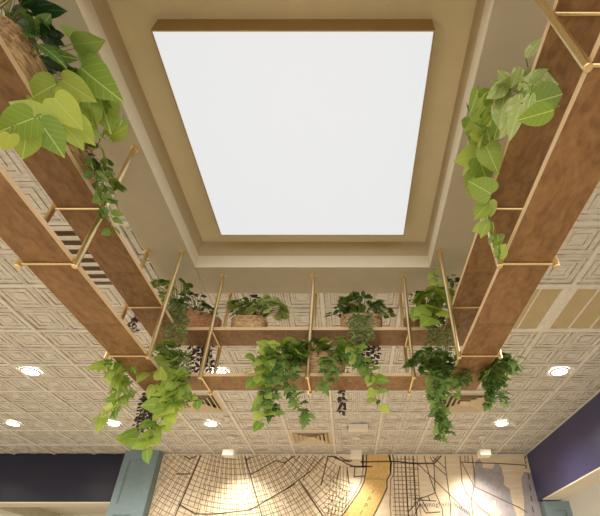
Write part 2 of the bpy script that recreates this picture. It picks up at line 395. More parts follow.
for p in ([(434, 463.5), (435, 492), (442, 508), (443, 516)], [(413, 499.5), (425, 497), (435, 493)], [(418, 464), (452, 497), (462, 507)], [(424, 456), (430, 478), (435, 492)], [(433, 464), (446, 475)],
          [(445, 456), (446, 472), (450, 500), (451, 516)], [(433, 457), (446, 469)], [(460, 456), (462, 482), (467, 494), (478, 506), (494, 519)], [(462, 463), (474, 486), (471, 500), (473, 516)], [(472, 456), (474.5, 475), (475, 487), (490, 494), (505, 501), (520, 508), (527, 512.5)],
          [(460, 462), (480, 462.8), (500, 463.5), (515, 464.5), (526, 465.3)], [(414, 516), (420, 504), (426, 513), (440, 512)], [(430, 457), (433, 462), (438, 456)], [(465, 462), (465, 456)], [(468, 456), (468, 463)], [(525, 456), (524.5, 460)], [(418, 500), (436, 501)], [(428, 496), (430, 501)], [(408, 512), (421, 498), (428, 511)]):
    line(dk, p, .013)
for i in range(4): line(dk, [(528+i*1.4, 474+i*11), (529.2+i*1.4, 479+i*11)], .018)
for i in range(3): line(dk, [(525.2+i*.3, 456+i*5), (525.4+i*.3, 458.5+i*5)], .018)
for i in range(7): line(dk, [(454+i*2.4, 503+i*1.4), (455.6+i*2.4, 506+i*1.6)], .014)
dk.build('main_streets', M['ink'], tm); lt.build('side_streets', M['ink2'], tm)
def text(s, u, v, size, rot=0, name='lettering', spacing=1):
    cu = bpy.data.curves.new(name, 'FONT'); cu.body = s; cu.size = size; cu.align_x = 'CENTER'; cu.align_y = 'CENTER'; cu.space_character = spacing
    tmp = bpy.data.objects.new('tmp_text', cu); COL.objects.link(tmp); bpy.context.view_layer.update()
    me = bpy.data.meshes.new_from_object(tmp.evaluated_get(bpy.context.evaluated_depsgraph_get()))
    bpy.data.objects.remove(tmp)
    x, z = W(u, v)
    me.transform(Matrix.Translation((x, -.0215, z)) @ Matrix.Rotation(math.radians(90), 4, 'X') @ Matrix.Rotation(rot, 4, 'Z'))
    me.materials.clear(); me.materials.append(M['ink']); o = bpy.data.objects.new(name, me); COL.objects.link(o); o.parent = tm
text('I', 372.8, 492, .095, -.6); text('P', 369, 499.5, .095, -.5); text('P', 365.6, 506, .095, -.45); text('I', 361, 512.8, .095, -.6)
text('Mcdonoghville', 433, 504.5, .085, 0, spacing=1.1)
text('12', 215.5, 471, .06)

# ceiling diffusers
def cell(k): return (.41+T*k[0]+T/2, 2.365+T*k[1]+T/2)
def duct_sides(b, h):
    for q in (-1, 1):
        b.box(-h, h, min(q*h, q*(h-.003)), max(q*h, q*(h-.003)), .004, .06); b.box(min(q*h, q*(h-.003)), max(q*h, q*(h-.003)), -h+.003, h-.003, .004, .06)
def square_vent(label, k):
    x, y = cell(k); t = thing('ceiling_vent', label, 'vent', (x, y, CT), 'square stepped ceiling vents')
    h = T/2-.014
    def ring(b, r0, z0, r1, z1):
        for p, q in (((-1, -1), (1, -1)), ((1, -1), (1, 1)), ((1, 1), (-1, 1)), ((-1, 1), (-1, -1))):
            b.add([(p[0]*r0, p[1]*r0, z0), (q[0]*r0, q[1]*r0, z0), (q[0]*r1, q[1]*r1, z1), (p[0]*r1, p[1]*r1, z1)], [(0, 1, 2, 3)])
    b = MB(); ring(b, h, .0, h-.05, .0); ring(b, h-.05, 0, h-.052, -.012); ring(b, h-.052, -.012, h-.075, .02); b.build('outer_frame', M['vent'], t)
    for r in (h-.07, h-.125, h-.18):
        b = MB(); ring(b, r, -.012, r-.04, .018); o = b.build('louvre_ring', M['vent'], t); sm = o.modifiers.new('solid', 'SOLIDIFY'); sm.thickness = .003
    b = MB(); b.box(-.055, .055, -.055, .055, -.012, -.006); b.build('centre_plate', M['vent'], t)
    b = MB(); b.box(-h, h, -h, h, .06, .065); duct_sides(b, h); b.build('duct', M['duct'], t)
square_vent('square stepped air vent directly before the middle of the mural', (-2, 5))
square_vent('square air vent half hidden by ivy, right of centre', (1, 3))
square_vent('square air vent beside hanging lime leaves, left of centre', (-4, 3))
x, y = cell((-4, -1)); t = thing('louvred_ceiling_vent', 'ceiling vent with wide open louvres seen between the left shelves', 'vent', (x, y, CT))
b = MB()
for i in range(7):
    yy = -.245+i*.083
    b.add([(-.29, yy-.040, -.004), (.29, yy-.040, -.004), (.29, yy+.012, .014), (-.29, yy+.012, .014)], [(0, 1, 2, 3)])
o = b.build('louvre', M['tbar'], t); sm = o.modifiers.new('solid', 'SOLIDIFY'); sm.thickness = .004
b = MB(); h = T/2-.014; b.box(-h, h, -h, h, .06, .065); duct_sides(b, h); b.build('duct', M['duct'], t)
for k, lab in (((1, 0), 'flat beige slatted vent panel next to the right shelf edge'), ((2, 0), 'flat beige slatted vent panel nearest the right picture edge')):
    x, y = cell(k); t = thing('slot_vent_panel', lab, 'vent', (x, y, CT), 'flat beige vent panels'); h = T/2-.014
    b = MB(); b.box(-h, h, -h, h, .006, .009); b.build('filter_panel', M['ventflat'], t)
    b = MB()
    for s in (-1, 1): b.box(-h, h, s*h-.018, s*h+.018, -.003, .006); b.box(s*(h-.02)-.02, s*(h-.02)+.02, -h+.018, h-.018, -.003, .006)
    for q in (-.09, .09): b.box(q-.006, q+.006, -h+.018, h-.018, -.002, .006)
    b.build('rib_frame', M['tbar'], t)

b = MB(); b.box(2.672, 2.6995, -3, WY-.002, CT-.012, CT-.005); struct(b.build('trim_3', M['tbar']))
b = MB(); b.box(-2.78, 2.67, WY-.03, WY-.0195, 1.8725, CT-.0055); struct(b.build('trim_4', M['tbar']))
# recessed downlights
LAMP = None
spots = [(-4.22, 5.14, 'recessed ceiling light at the far left near the navy header'), (-2.96, 5.14, 'recessed ceiling light beside the dangling lime leaves'),
         (-1.73, 5.15, 'recessed ceiling light in front of the mural, left of centre'), (1.94, 5.14, 'recessed ceiling light in front of the mural, right side'),
         (-3.12, 3.71, 'recessed ceiling light at the left picture edge'), (-1.272, 3.728, 'recessed ceiling light seen between the two back shelves'),
         (2.08, 3.71, 'recessed ceiling light beyond the right shelves')]
extra = [(-5.8, 5.14), (-5.0, 3.7), (-3.12, 1.6), (2.1, 1.6), (-1.2, -1.6), (.9, -1.6), (-3.1, -.6), (2.1, -.6)]
def mkspot(x, y, z, e, size=100, col=(1, .90, .76), r=.05, tgt=None, blend=.5, name='downlight_beam', par=None):
    l = bpy.data.lights.new(name, 'SPOT'); l.energy = e; l.spot_size = math.radians(size); l.spot_blend = blend; l.color = col; l.shadow_soft_size = r
    o = bpy.data.objects.new(name, l); COL.objects.link(o); o.location = (x, y, z+EYE)
    if tgt is not None: o.rotation_euler = (Vector(tgt)-Vector((x, y, z))).to_track_quat('-Z', 'Y').to_euler()
    return o
for i, (x, y, lab) in enumerate(spots):
    if LAMP is None:
        t = LAMP = thing('recessed_light', lab, 'light', (x, y, CT), 'recessed ceiling downlights')
        b = MB(); n = 32
        vs = []; 
        for r, z in ((.092, -.002), (.09, -.013), (.074, -.013), (.070, -.004)):
            vs += [(r*math.cos(2*math.pi*k/n), r*math.sin(2*math.pi*k/n), z) for k in range(n)]
        b.add(vs, [(j*n+k, j*n+(k+1) % n, (j+1)*n+(k+1) % n, (j+1)*n+k) for j in range(3) for k in range(n)])
        b.build('trim_ring', M['white'], t, smooth=True)
        b = MB(); b.add([(.072*math.cos(2*math.pi*k/n), .072*math.sin(2*math.pi*k/n), -.0085) for k in range(n)], [tuple(range(n))]); b.build('lens', M['led'], t)
    else: copy_thing(LAMP, lab, (x, y, CT))
for (x, y) in [(s[0], s[1]) for s in spots] + extra:
    mkspot(x, y, CT-.03, 120, 156, tgt=(x, y, -1.5), blend=.9)

# mural wash lights hanging from the ceiling
wash = None
for (u, v, bu, bv, lab) in ((231, 437, 229, 459, 'small white hanging spotlight before the left part of the mural'), (356, 438, 356.5, 460, 'small white hanging spotlight above the gold river'), (482, 437, 486, 457, 'small white hanging spotlight above the grey lake')):
    p = onz(u, v, CT); q = ony(bu, bv, p.y+.12)
    if wash is None:
        t = wash = thing('track_spotlight', lab, 'light', p, 'hanging mural spotlights')
        b = MB(); b.tube([(0, 0, 0), (0, 0, -.012)], .055, 20); b.build('canopy', M['white'], t)
        b = MB(); b.tube([(0, 0, -.01), (0, .02, -.17)], .006, 8); b.build('stem', M['white'], t)
        b = MB(); b.box(-.075, .075, -.03, .11, -.25, -.17); b.build('lamp_head', M['white'], t, bevel=.006)
    else: copy_thing(wash, lab, p)
    mkspot(p.x, p.y+.14, p.z-.22, 80 if bu != 356.5 else 55, 95, col=(1, .88, .70), r=.06, tgt=(p.x+(.15 if bu < 300 else -.1), WY, .75), blend=1.0, name='mural_wash_beam')

# small ceiling fittings
def sprinkler(u, v, lab):
    p = onz(u, v, CT); t = thing('sprinkler_head', lab, 'sprinkler', p, 'sprinkler heads')
    b = MB(); b.tube([(0, 0, 0), (0, 0, -.008)], .04, 18); b.build('escutcheon', M['white'], t)
    b = MB(); b.tube([(0, 0, -.006), (0, 0, -.03)], .011, 10); b.tube([(0, 0, -.03), (0, 0, -.034)], .022, 12); b.build('deflector', M['white'], t)
sprinkler(227, 418, 'small white sprinkler head right of a ceiling light, left half')
sprinkler(514, 423, 'small white sprinkler head right of a ceiling light, right half')
t = thing('emergency_light_box', 'small white box light on the ceiling before the mural centre', 'light', (.13, 5.2, CT))
b = MB(); b.box(-.125, .125, -.05, .05, -.075, .0); b.build('housing', M['white'], t, bevel=.006)
b = MB(); b.box(-.14, .14, .055, .12, -.004, .0); b.build('box_shadow', M['dark'], t)  # thin dark sheet standing in for the shadow beside the box

# ------------------------------------------------------------------ hanging shelves
ZL, ZU, TK = 1.108, 1.431, .022
boards = [('left', -1.285, -1.092, -.45, 2.442, (1, 0)), ('right', .613, .806, -.45, 2.442, (-1, 0)), ('back', -1.092, .613, 2.246, 2.442, (0, -1))]
for side, x0, x1, y0, y1, inn in boards:
    for z, lev in ((ZL, 'lower'), (ZU, 'upper')):
        cx, cy = (x0+x1)/2, (y0+y1)/2
        b = MB(); b.box(x0, x1, y0, y1, z, z+TK)
        e = .0015
        o = b.build('wooden_shelf', M['ply'], None, loc=(cx, cy, z))
        tag(o, {'left': '%s dark plywood shelf hanging along the left side', 'right': '%s dark plywood shelf hanging along the right side', 'back': '%s dark plywood shelf hanging across the back before the mural'}[side] % lev, 'shelf', 'hanging plywood shelves')
        b = MB()
        if side == 'back': b.box(x0, x1, y0-e, y0, z, z+TK); b.box(x0, x1, y1, y1+e, z, z+TK)
        else:
            iy = 2.244
            b.box(x1 if inn[0] > 0 else x0-e, x1+e if inn[0] > 0 else x0, y0, iy, z, z+TK); b.box(x0-e if inn[0] > 0 else x1, x0 if inn[0] > 0 else x1+e, y0, y1, z, z+TK)
        ob = b.build('edge_band', M['edge'], None); ob.parent = o; ob.location = (-cx, -cy, -z)
        ob['label'] = 'pale plywood edge'

def hanger(label, a, c, ztop_a=CH, ztop_c=CH):      # a = inner rod xy, c = outer rod xy
    mx_, my_ = (a[0]+c[0])/2, (a[1]+c[1])/2
    t = thing('brass_shelf_hanger', label, 'shelf hanger', (mx_, my_, 1.09), 'brass rod shelf hangers')
    A = Vector((a[0]-mx_, a[1]-my_, 0)); Cc = Vector((c[0]-mx_, c[1]-my_, 0)); d = (Cc-A).normalized()
    for P, zt in ((A, ztop_a), (Cc, ztop_c)):
        b = MB(); b.tube([P+Vector((0, 0, -.004)), P+Vector((0, 0, -.001)), P+Vector((0, 0, zt-1.09))], [.011, .0125, .0125], 20)
        b.build('rod', M['brass'], t, smooth=False)
        b = MB(); b.tube([P+Vector((0, 0, zt-1.09-.006)), P+Vector((0, 0, zt-1.09))], .019, 24); b.build('ceiling_flange', M['brass'], t)
    for z in (ZL-.0055, ZU-.0055):
        b = MB(); zz = z-1.09; b.tube([A+Vector((0, 0, zz)), Cc+Vector((0, 0, zz))], .0054, 10); b.build('crossbar', M['brass'], t)
    return t
for y, w_ in ((1.99, 'back corner'), (1.243, 'middle'), (.495, 'near'), (-.25, 'nearest')):
    hanger('brass hanger on the left shelves, %s' % {'back corner': 'by the back corner', 'middle': 'middle one with the full rod in view', 'near': 'near one by the large lime leaves', 'nearest': 'overhead behind the frame'}[w_], (-1.077, y), (-1.302, y), CH, CH) if y > 1 else None
    if y > 0: hanger('brass hanger on the right shelves, %s' % {'back corner': 'by the back corner', 'middle': 'middle one wrapped in a lime vine', 'near': 'thick near rod at the top right'}[w_], (.578, y) if False else (.598, y), (.822, y))
hanger('brass hanger on the left shelves, near one by the large lime leaves', (-1.077, .495), (-1.302, .495))
for x, w_ in ((-.866, 'left of the three on the back shelves'), (-.238, 'centre of the three on the back shelves'), (.386, 'right of the three on the back shelves')):
    hanger('brass hanger %s' % w_, (x, 2.230), (x, 2.458), CH, CT)

# ------------------------------------------------------------------ baskets
def basket(label, loc, L_, W_, H_, rot=0, mat='wicker'):
    t = thing('wicker_basket', label, 'basket', loc, 'planted wicker baskets'); t.rotation_euler.z = rot
    b = MB(); nu, nv = 72, 14; vs = []
    for j in range(nv+1):
        h = H_*j/nv; fl = .86+.14*math.sin(j/nv*math.pi*.6)/math.sin(math.pi*.6)
        for i in range(nu):
            a = 2*math.pi*i/nu; ca, sa = math.cos(a), math.sin(a)
            sx = math.copysign(abs(ca)**.65, ca); sy = math.copysign(abs(sa)**.65, sa)
            wv = .0045*math.cos(math.pi*(i//2 + j)) 
            vs.append(((L_/2*fl+wv)*sx, (W_/2*fl+wv)*sy, h))
    fs = [(j*nu+i, j*nu+(i+1) % nu, (j+1)*nu+(i+1) % nu, (j+1)*nu+i) for j in range(nv) for i in range(nu)]
    fs.append(tuple(range(nu-1, -1, -1)))
    b.add(vs, fs); b.build('woven_body', M[mat], t, smooth=True)
    for ph in (0, math.pi):
        b = MB(); pts = []
        for i in range(nu*2+1):
            a = math.pi*i/nu; ca, sa = math.cos(a), math.sin(a)
            k = 14*a+ph; ro = .004*math.cos(k)
            pts.append(((L_/2+ro)*math.copysign(abs(ca)**.65, ca), (W_/2+ro)*math.copysign(abs(sa)**.65, sa), H_+.004*math.sin(k)))
        b.tube(pts, .0048, 6, cap=False); b.build('braided_rim', M[mat], t, smooth=True)
    b = MB(); nn = 32; b.add([(L_*.46*math.cos(2*math.pi*i/nn), W_*.46*math.sin(2*math.pi*i/nn), H_-.02) for i in range(nn)], [tuple(range(nn))]); b.build('moss_fill', M['deep'], t)
    return t
ZT = ZU+TK+.001; ZB = ZL+TK+.001
B = {}
B['lu1'] = basket('wicker basket at top left under dark pointed leaves', (-1.18, .70, ZT), .30, .165, .12, math.pi/2)
B['lu2'] = basket('wicker basket on the left shelf just before the first full rod', (-1.18, 1.05, ZT), .28, .165, .12, math.pi/2)
B['cl'] = basket('rust brown basket on the upper shelf in the left back corner', (-1.03, 2.33, ZT), .34, .16, .13, math.radians(28), 'coir')
B['bl'] = basket('small wicker basket left on the upper back shelf', (-.66, 2.34, ZT), .225, .15, .10)
B['br'] = basket('small wicker basket right on the upper back shelf', (.09, 2.34, ZT), .27, .155, .115)
B['bc'] = basket('wide wicker basket on the lower back shelf', (-.20, 2.345, ZB), .36, .165, .15)
B['cr'] = basket('rust brown basket on the upper shelf in the right back corner', (.48, 2.34, ZT), .20, .15, .11, 0, 'coir')
B['ru'] = basket('wicker basket under pale leaves on the right upper shelf', (.715, .82, ZT), .24, .15, .08, math.pi/2)

# ------------------------------------------------------------------ plants
SH = {
 'heart': [(0, 0, 0), (.22, -.10, .02), (.41, -.03, .10), (.49, .17, .22), (.47, .42, .42), (.36, .65, .65), (.19, .85, .85), (0, 1.04, 1.04)],
 'oval': [(0, 0, 0), (.2, .05, .08), (.34, .25, .25), (.36, .48, .48), (.27, .72, .72), (.13, .9, .9), (0, 1.04, 1.04)],
 'lance': [(0, 0, 0), (.12, .08, .1), (.22, .3, .3), (.22, .52, .52), (.14, .76, .76), (.05, .93, .93), (0, 1.06, 1.06)],
 'ivy': [(0, 0, 0), (.20, -.14, 0), (.46, -.06, .10), (.30, .16, .2), (.58, .40, .32), (.27, .46, .46), (.20, .70, .7), (0, 1.02, 1.02)],
}
def _fine(rows, smooth):
    V3 = [Vector(r) for r in rows]
    if not smooth:
        out = []
        for a, c in zip(V3[:-1], V3[1:]): out += [a, (a+c)/2]
        return [tuple(v) for v in out+[V3[-1]]]
    Q = [V3[0]*2-V3[1]] + V3 + [V3[-1]*2-V3[-2]]; out = []
    for i in range(1, len(Q)-2):
        a, b_, c, d = Q[i-1:i+3]
        for t in (0, .5): out.append(.5*((2*b_)+(c-a)*t+(2*a-5*b_+4*c-d)*t*t+(3*b_-a-3*c+d)*t**3))
    out.append(V3[-1]); return [tuple(v) for v in out]
FINE = {k: _fine(v, k != 'ivy') for k, v in SH.items()}
FINE['ivy'] = SH['ivy']
def leaf(mb, p, d, n, size, shape, tint, mi=0, curl=.25, fold=.25, wide=1.0):
    d = Vector(d).normalized(); n = Vector(n); s = d.cross(n)
    if s.length < 1e-4: s = d.orthogonal()
    s.normalize(); n = s.cross(d).normalized()
    rows = FINE[shape]; vs = []; uv = []; rip = random.uniform(-.05, .05)
    for k, (w, ye, ym) in enumerate(rows):
        for q, (x, y) in enumerate(((-w*wide, ye), (-w*wide*.5, (ye+ym)/2), (0, ym), (w*wide*.5, (ye+ym)/2), (w*wide, ye))):
            z = -curl*y*y + fold*abs(x)*.55 - .35*x*x*fold*3 + rip*math.sin(ym*12+q)*abs(x)*2
            vs.append(p + (s*x + d*y + n*z)*size); uv.append((x, y))
    fs = []
    for k in range(len(rows)-1):
        for q in range(4):
            a = k*5+q; fs.append((a, a+1, a+6, a+5))
    o = mb.add(vs, fs, mi, tint)
    for i, c in enumerate(uv): mb.uv[o+i] = c
def crm(pts, n=8):
    P = [Vector(p) for p in pts]
    if len(P) < 3: 
        return [P[0].lerp(P[-1], i/n) for i in range(n+1)]
    Q = [P[0]*2-P[1]] + P + [P[-1]*2-P[-2]]; out = []
    for i in range(1, len(Q)-2):
        a, b_, c, d = Q[i-1:i+3]
        for k in range(n):
            t = k/n; out.append(.5*((2*b_)+(c-a)*t+(2*a-5*b_+4*c-d)*t*t+(3*b_-a-3*c+d)*t**3))
    out.append(P[-1]); return out
def rnd(a): return Vector((random.uniform(-a, a), random.uniform(-a, a), random.uniform(-a, a)))
def plant(name, label, mat, shape, base, crown=None, vines=(), size=.06, step=.035, stem='stem', out=(0, 0, 0), curl=.3, cat='plant', mats2=None, wide=1.0, group=None, leaves=()):
    """crown = list of (centre, radii, count, leafsize); vines = list of (points, leafsize, step)"""
    base = Vector(base); t = thing(name, label, cat, base, group)
    fl = MB(); stm = MB()
    outv = Vector(out)
    for (c, R, cnt, ls) in (crown or ()):
        c = Vector(c)
        for i in range(cnt):
            a = random.uniform(0, 2*math.pi); h = random.uniform(-.25, 1); rr_ = math.sqrt(max(0, 1-h*h))*random.uniform(.65, 1.05)
            off = Vector((R[0]*rr_*math.cos(a), R[1]*rr_*math.sin(a), R[2]*h*random.uniform(.7, 1)))
            tip = c+off
            d = Vector((off.x/R[0], off.y/R[1], .35*off.z/R[2]-.25)) + rnd(.45) + outv*.5
            nn = Vector((0, 0, 1)) + rnd(.5) + off*3
            s_ = ls*random.uniform(.65, 1.15)
            root = base.lerp(c, .5)+Vector((off.x*.2, off.y*.2, 0))
            stm.tube([root-base, (root.lerp(tip, .55)+Vector((0, 0, .02)))-base, tip-base], [.0018, .0014, .001], 5, cap=False)
            leaf(fl, tip-base, d, nn, s_, shape, random.random(), curl=random.uniform(.1, curl+.2), wide=wide)
    for (pts, ls, stp) in vines:
        C_ = crm(pts, 10); C_ = [p+rnd(.004) for p in C_]
        stm.tube([p-base for p in C_], [.0028*(1-.5*i/len(C_)) for i in range(len(C_))], 6, cap=False)
        acc = 0; side = 1
        for a, c in zip(C_[:-1], C_[1:]):
            acc += (c-a).length
            while acc > stp:
                acc -= stp; side = -side
                tg = (c-a).normalized(); sd = tg.cross(outv if outv.length > .1 else Vector((0, 1, 0)))
                if sd.length < .1: sd = tg.orthogonal()
                sd.normalize()
                d = sd*side*random.uniform(.4, 1) + outv*random.uniform(.1, .9) + Vector((0, 0, -random.uniform(.2, .9))) + rnd(.3)
                p = c + d.normalized()*ls*.35
                stm.tube([c-base, (c+p)/2+Vector((0, 0, .1*ls))-base, p-base], [.0014, .0011, .001], 5, cap=False)
                leaf(fl, p-base, d, outv*1.0+Vector((0, 0, .5))+rnd(.45), ls*random.uniform(.7, 1.15), shape, random.random(), curl=random.uniform(.05, curl+.15), wide=wide)
    for (p0, p1, wd, nv_) in leaves:         # single large leaves: base point, tip point, width factor
        p0, p1 = Vector(p0), Vector(p1); d = p1-p0
        leaf(fl, p0-base, d, nv_+outv*.25+rnd(.45), d.length, shape, random.uniform(.1, 1), curl=random.uniform(.12, .4), fold=random.uniform(.2, .6), wide=wd*.86)
        q0 = base if (base-p0).length < .22 else p0 - d.normalized()*.03
        stm.tube([q0.lerp(p0, .4)-base+Vector((0, 0, .01)), q0.lerp(p0, .8)-base+Vector((0, 0, .012)), p0-base], [.0022, .0018, .0014], 5, cap=False)
    f_ = fl.build('foliage', M[mat], t, smooth=True)
    stm.build('stem', M[stem], t, smooth=True)
    return t
IN_L, IN_R, IN_B = (1, 0, -.2), (-1, 0, -.2), (0, -1, -.2)
X = lambda u, v, x=-1.04: onx(u, v, x)
Y = lambda u, v, y=2.20: ony(u, v, y)

# top left
def LX(u0, v0, u1, v1, x0, x1=None, w=1.0):
    p = onx(u0, v0, x0); dep = p.y*ct + p.z*st; k = dep*random.uniform(.97, 1.03)/F_PX
    return (p, Vector(ray(u1, v1))*k, w, -p.normalized())
plant('pothos_plant', 'large bright lime leaved plant spilling over the top left shelf edge', 'lime', 'heart', (-1.13, .80, ZT+.10),
      crown=[((-1.07, .88, 1.53), (.06, .10, .05), 10, .075)],
      vines=[([(-1.12, .86, 1.56), X(100, 100, -1.0), X(106, 125, -1.0), X(98, 145, -1.01)], .06, .034), ([(-1.12, .85, 1.56), X(90, 90, -1.0), X(82, 112, -1.0), X(78, 135, -1.0)], .07, .045)],
      leaves=[LX(39, 121, 62, 152, -1.0, w=1.05), LX(27, 130, 23, 159, -1.0, w=1.1), LX(44, 120, 8, 100, -1.0, -1.04), LX(34, 118, -3, 132, -.97, w=1.1), LX(54, 98, 81, 128, -.98, w=1.05), LX(10, 134, 7, 153, -.99, w=1.1),
              LX(81, 68, 108, 91, -1.0), LX(56, 84, 28, 99, -1.02, w=1.1), LX(98, 92, 110, 128, -1.0, w=.9), LX(62, 80, 93, 100, -1.01), LX(122, 120, 114, 141, -.99, w=.9), LX(70, 118, 92, 142, -1.0), LX(64, 126, 86, 146, -.99), LX(88, 100, 96, 126, -.985, w=1.1), LX(68, 92, 60, 118, -.99), LX(110, 136, 127, 128, -.99)], out=IN_L, curl=.2)
plant('leafy_plant', 'mid green broad leaved plant in the top left basket', 'mid', 'oval', (-1.16, .70, ZT+.10),
      crown=[((-1.11, .80, 1.60), (.07, .12, .07), 20, .07)],
      leaves=[LX(78, 42, 65, 19, -1.02, w=1.1), LX(72, 44, 99, 44, -1.02, w=1.2), LX(38, 38, 12, 20, -1.05, w=1.1), LX(36, 30, 54, 16, -1.05, w=1.1), LX(32, 30, 33, 6, -1.06, w=1.1), LX(78, 48, 95, 62, -1.02, w=1.1), LX(45, 50, 70, 62, -1.03, w=.8), LX(38, 44, 62, 56, -1.03, w=.6)], out=IN_L, wide=1.0)
plant('rubber_plant', 'dark pointed leaved plant in the top left corner', 'deep', 'lance', (-1.17, .60, ZT+.10),
      crown=[((-1.15, .60, 1.62), (.10, .14, .10), 34, .11)], out=IN_L)
plant('trailing_plant', 'green trailing plant beside the first full brass rod on the left', 'mid', 'oval', (-1.15, 1.10, ZT+.10),
      crown=[((-1.10, 1.14, 1.55), (.08, .13, .05), 30, .055)],
      vines=[([(-1.10, 1.15, 1.57), X(100, 165, -1.05), X(105, 200, -1.05), X(113, 232, -1.05)], .045, .02), ([(-1.10, 1.1, 1.57), X(92, 160, -1.05), X(95, 180, -1.05), X(104, 212, -1.05)], .05, .018)], out=IN_L)
# back left corner, upper
plant('leafy_plant', 'bright green small leaved plant above the rust basket, left corner', 'mid', 'oval', (-1.10, 2.30, ZT+.10),
      crown=[(Y(172, 291, 2.22), (.14, .10, .065), 46, .06)], out=IN_B)
plant('rubber_plant', 'dark pointed leaved plant in the left corner rust basket', 'deep', 'lance', (-1.0, 2.34, ZT+.10),
      crown=[(Y(193, 303, 2.28), (.09, .06, .07), 26, .08)], out=IN_B)
plant('leafy_plant', 'dull green plant falling over the right end of the rust basket', 'mid', 'oval', (-.93, 2.36, ZT+.10),
      crown=[(Y(207, 315, 2.30), (.06, .05, .06), 24, .045)], out=IN_B)
plant('string_plant', 'fine leaved trailing plant hanging in the left back corner', 'fine', 'oval', (-1.10, 2.28, ZT+.11),
      vines=[([(-1.08, 2.30, ZT+.13), Y(168+k*3, 300+k, 2.19), Y(166+k*3.4, 322, 2.18), Y(163+k*3.6, 338+random.uniform(0, 28), 2.19)], .020, .0085) for k in range(7)], out=IN_B)
plant('plum_leaved_vine', 'dark plum leaved vine in the gap between shelves, left back corner', 'plum', 'oval', (-.98, 2.38, ZT+.10),
      vines=[([(-.98, 2.38, ZT+.13), Y(195+k*4, 334, 2.452), Y(192+k*4.5, 352, 2.455), Y(190+k*5, 366+random.uniform(0, 10), 2.45)], .028, .009) for k in range(5)] +
            [([(-1.2, 2.38, ZT+.10), Y(134+k*3, 318, 2.46), Y(133+k*4, 330, 2.46)], .028, .009) for k in range(2)], out=IN_B)
# back left corner, lower
plant('pothos_plant', 'lime heart leaved plant cascading from the lower left back corner', 'lime', 'heart', (-1.10, 2.33, ZB+.05),
      crown=[(Y(167, 352, 2.24), (.09, .06, .05), 12, .085)],
      vines=[([(-1.08, 2.3, ZB+.08), Y(172, 360), Y(178, 385), Y(172, 402), Y(158, 425), Y(148, 444)], .075, .028), ([(-1.08, 2.3, ZB+.08), Y(150, 350), Y(150, 368), Y(160, 385), Y(172, 380)], .085, .05),
             ([(-1.08, 2.3, ZB+.08), Y(176, 372), Y(186, 392), Y(180, 404), Y(168, 412)], .05, .03), ([(-1.05, 2.3, ZB+.08), Y(165, 405), Y(150, 425), Y(140, 432), Y(143, 440)], .085, .05), ([Y(176, 376), Y(188, 395), Y(198, 399)], .05, .06)], out=IN_B)
plant('plum_leaved_vine', 'dark plum leaved vine bundle hanging below the left back corner', 'plum', 'oval', (-1.15, 2.38, ZB+.05),
      vines=[([(-1.16, 2.40, ZB+.05), Y(150+k*2.2, 388, 2.458), Y(143+k*3.0, 405, 2.46), Y(137+k*3.6, 418+random.uniform(-4, 14)-abs(k-3)*1.5, 2.46)], .026, .0085) for k in range(9)], out=IN_B)
plant('string_plant', 'fine green trailing plant between lime leaves, lower left corner', 'fine', 'oval', (-1.06, 2.31, ZB+.05),
      vines=[([(-1.06, 2.3, ZB+.07), Y(166+k*4, 352, 2.23), Y(168+k*4, 375, 2.215), Y(170+k*3.5, 395+random.uniform(0, 14), 2.22)], .022, .009) for k in range(6)], out=IN_B)
plant('pothos_plant', 'green pointed leaves hanging outside the left shelf corner', 'lime', 'ivy', (-1.24, 2.25, ZB+.05),
      vines=[([(-1.24, 2.2, ZB+.05), onx(120, 364, -1.32), onx(126, 378, -1.33), onx(133, 392, -1.33)], .075, .022), ([(-1.24, 2.15, ZB+.05), onx(108, 366, -1.32), onx(116, 376, -1.33), onx(124, 390, -1.34)], .075, .026),
             ([onx(126, 388, -1.33), onx(122, 402, -1.34), onx(112, 410, -1.34), onx(100, 416, -1.34)], .08, .03)], out=(-.3, -1, -.2))
# back upper left basket
plant('leafy_plant', 'variegated green plant in the small left basket, upper back shelf', 'pale', 'oval', (-.64, 2.33, ZT+.09),
      crown=[(Y(268, 310, 2.28), (.11, .06, .065), 46, .085)], out=IN_B, wide=1.2)
plant('leafy_plant', 'dark green leaves at the left end of the small left basket', 'mid', 'oval', (-.73, 2.34, ZT+.09),
      crown=[(Y(243, 309, 2.30), (.07, .06, .075), 40, .06)], out=IN_B, wide=1.1)
plant('rubber_plant', 'dark pointed leaves at the middle of the small left basket', 'deep', 'lance', (-.66, 2.36, ZT+.09),
      crown=[(Y(255, 304, 2.31), (.05, .04, .07), 12, .08)], out=IN_B, wide=1.3)
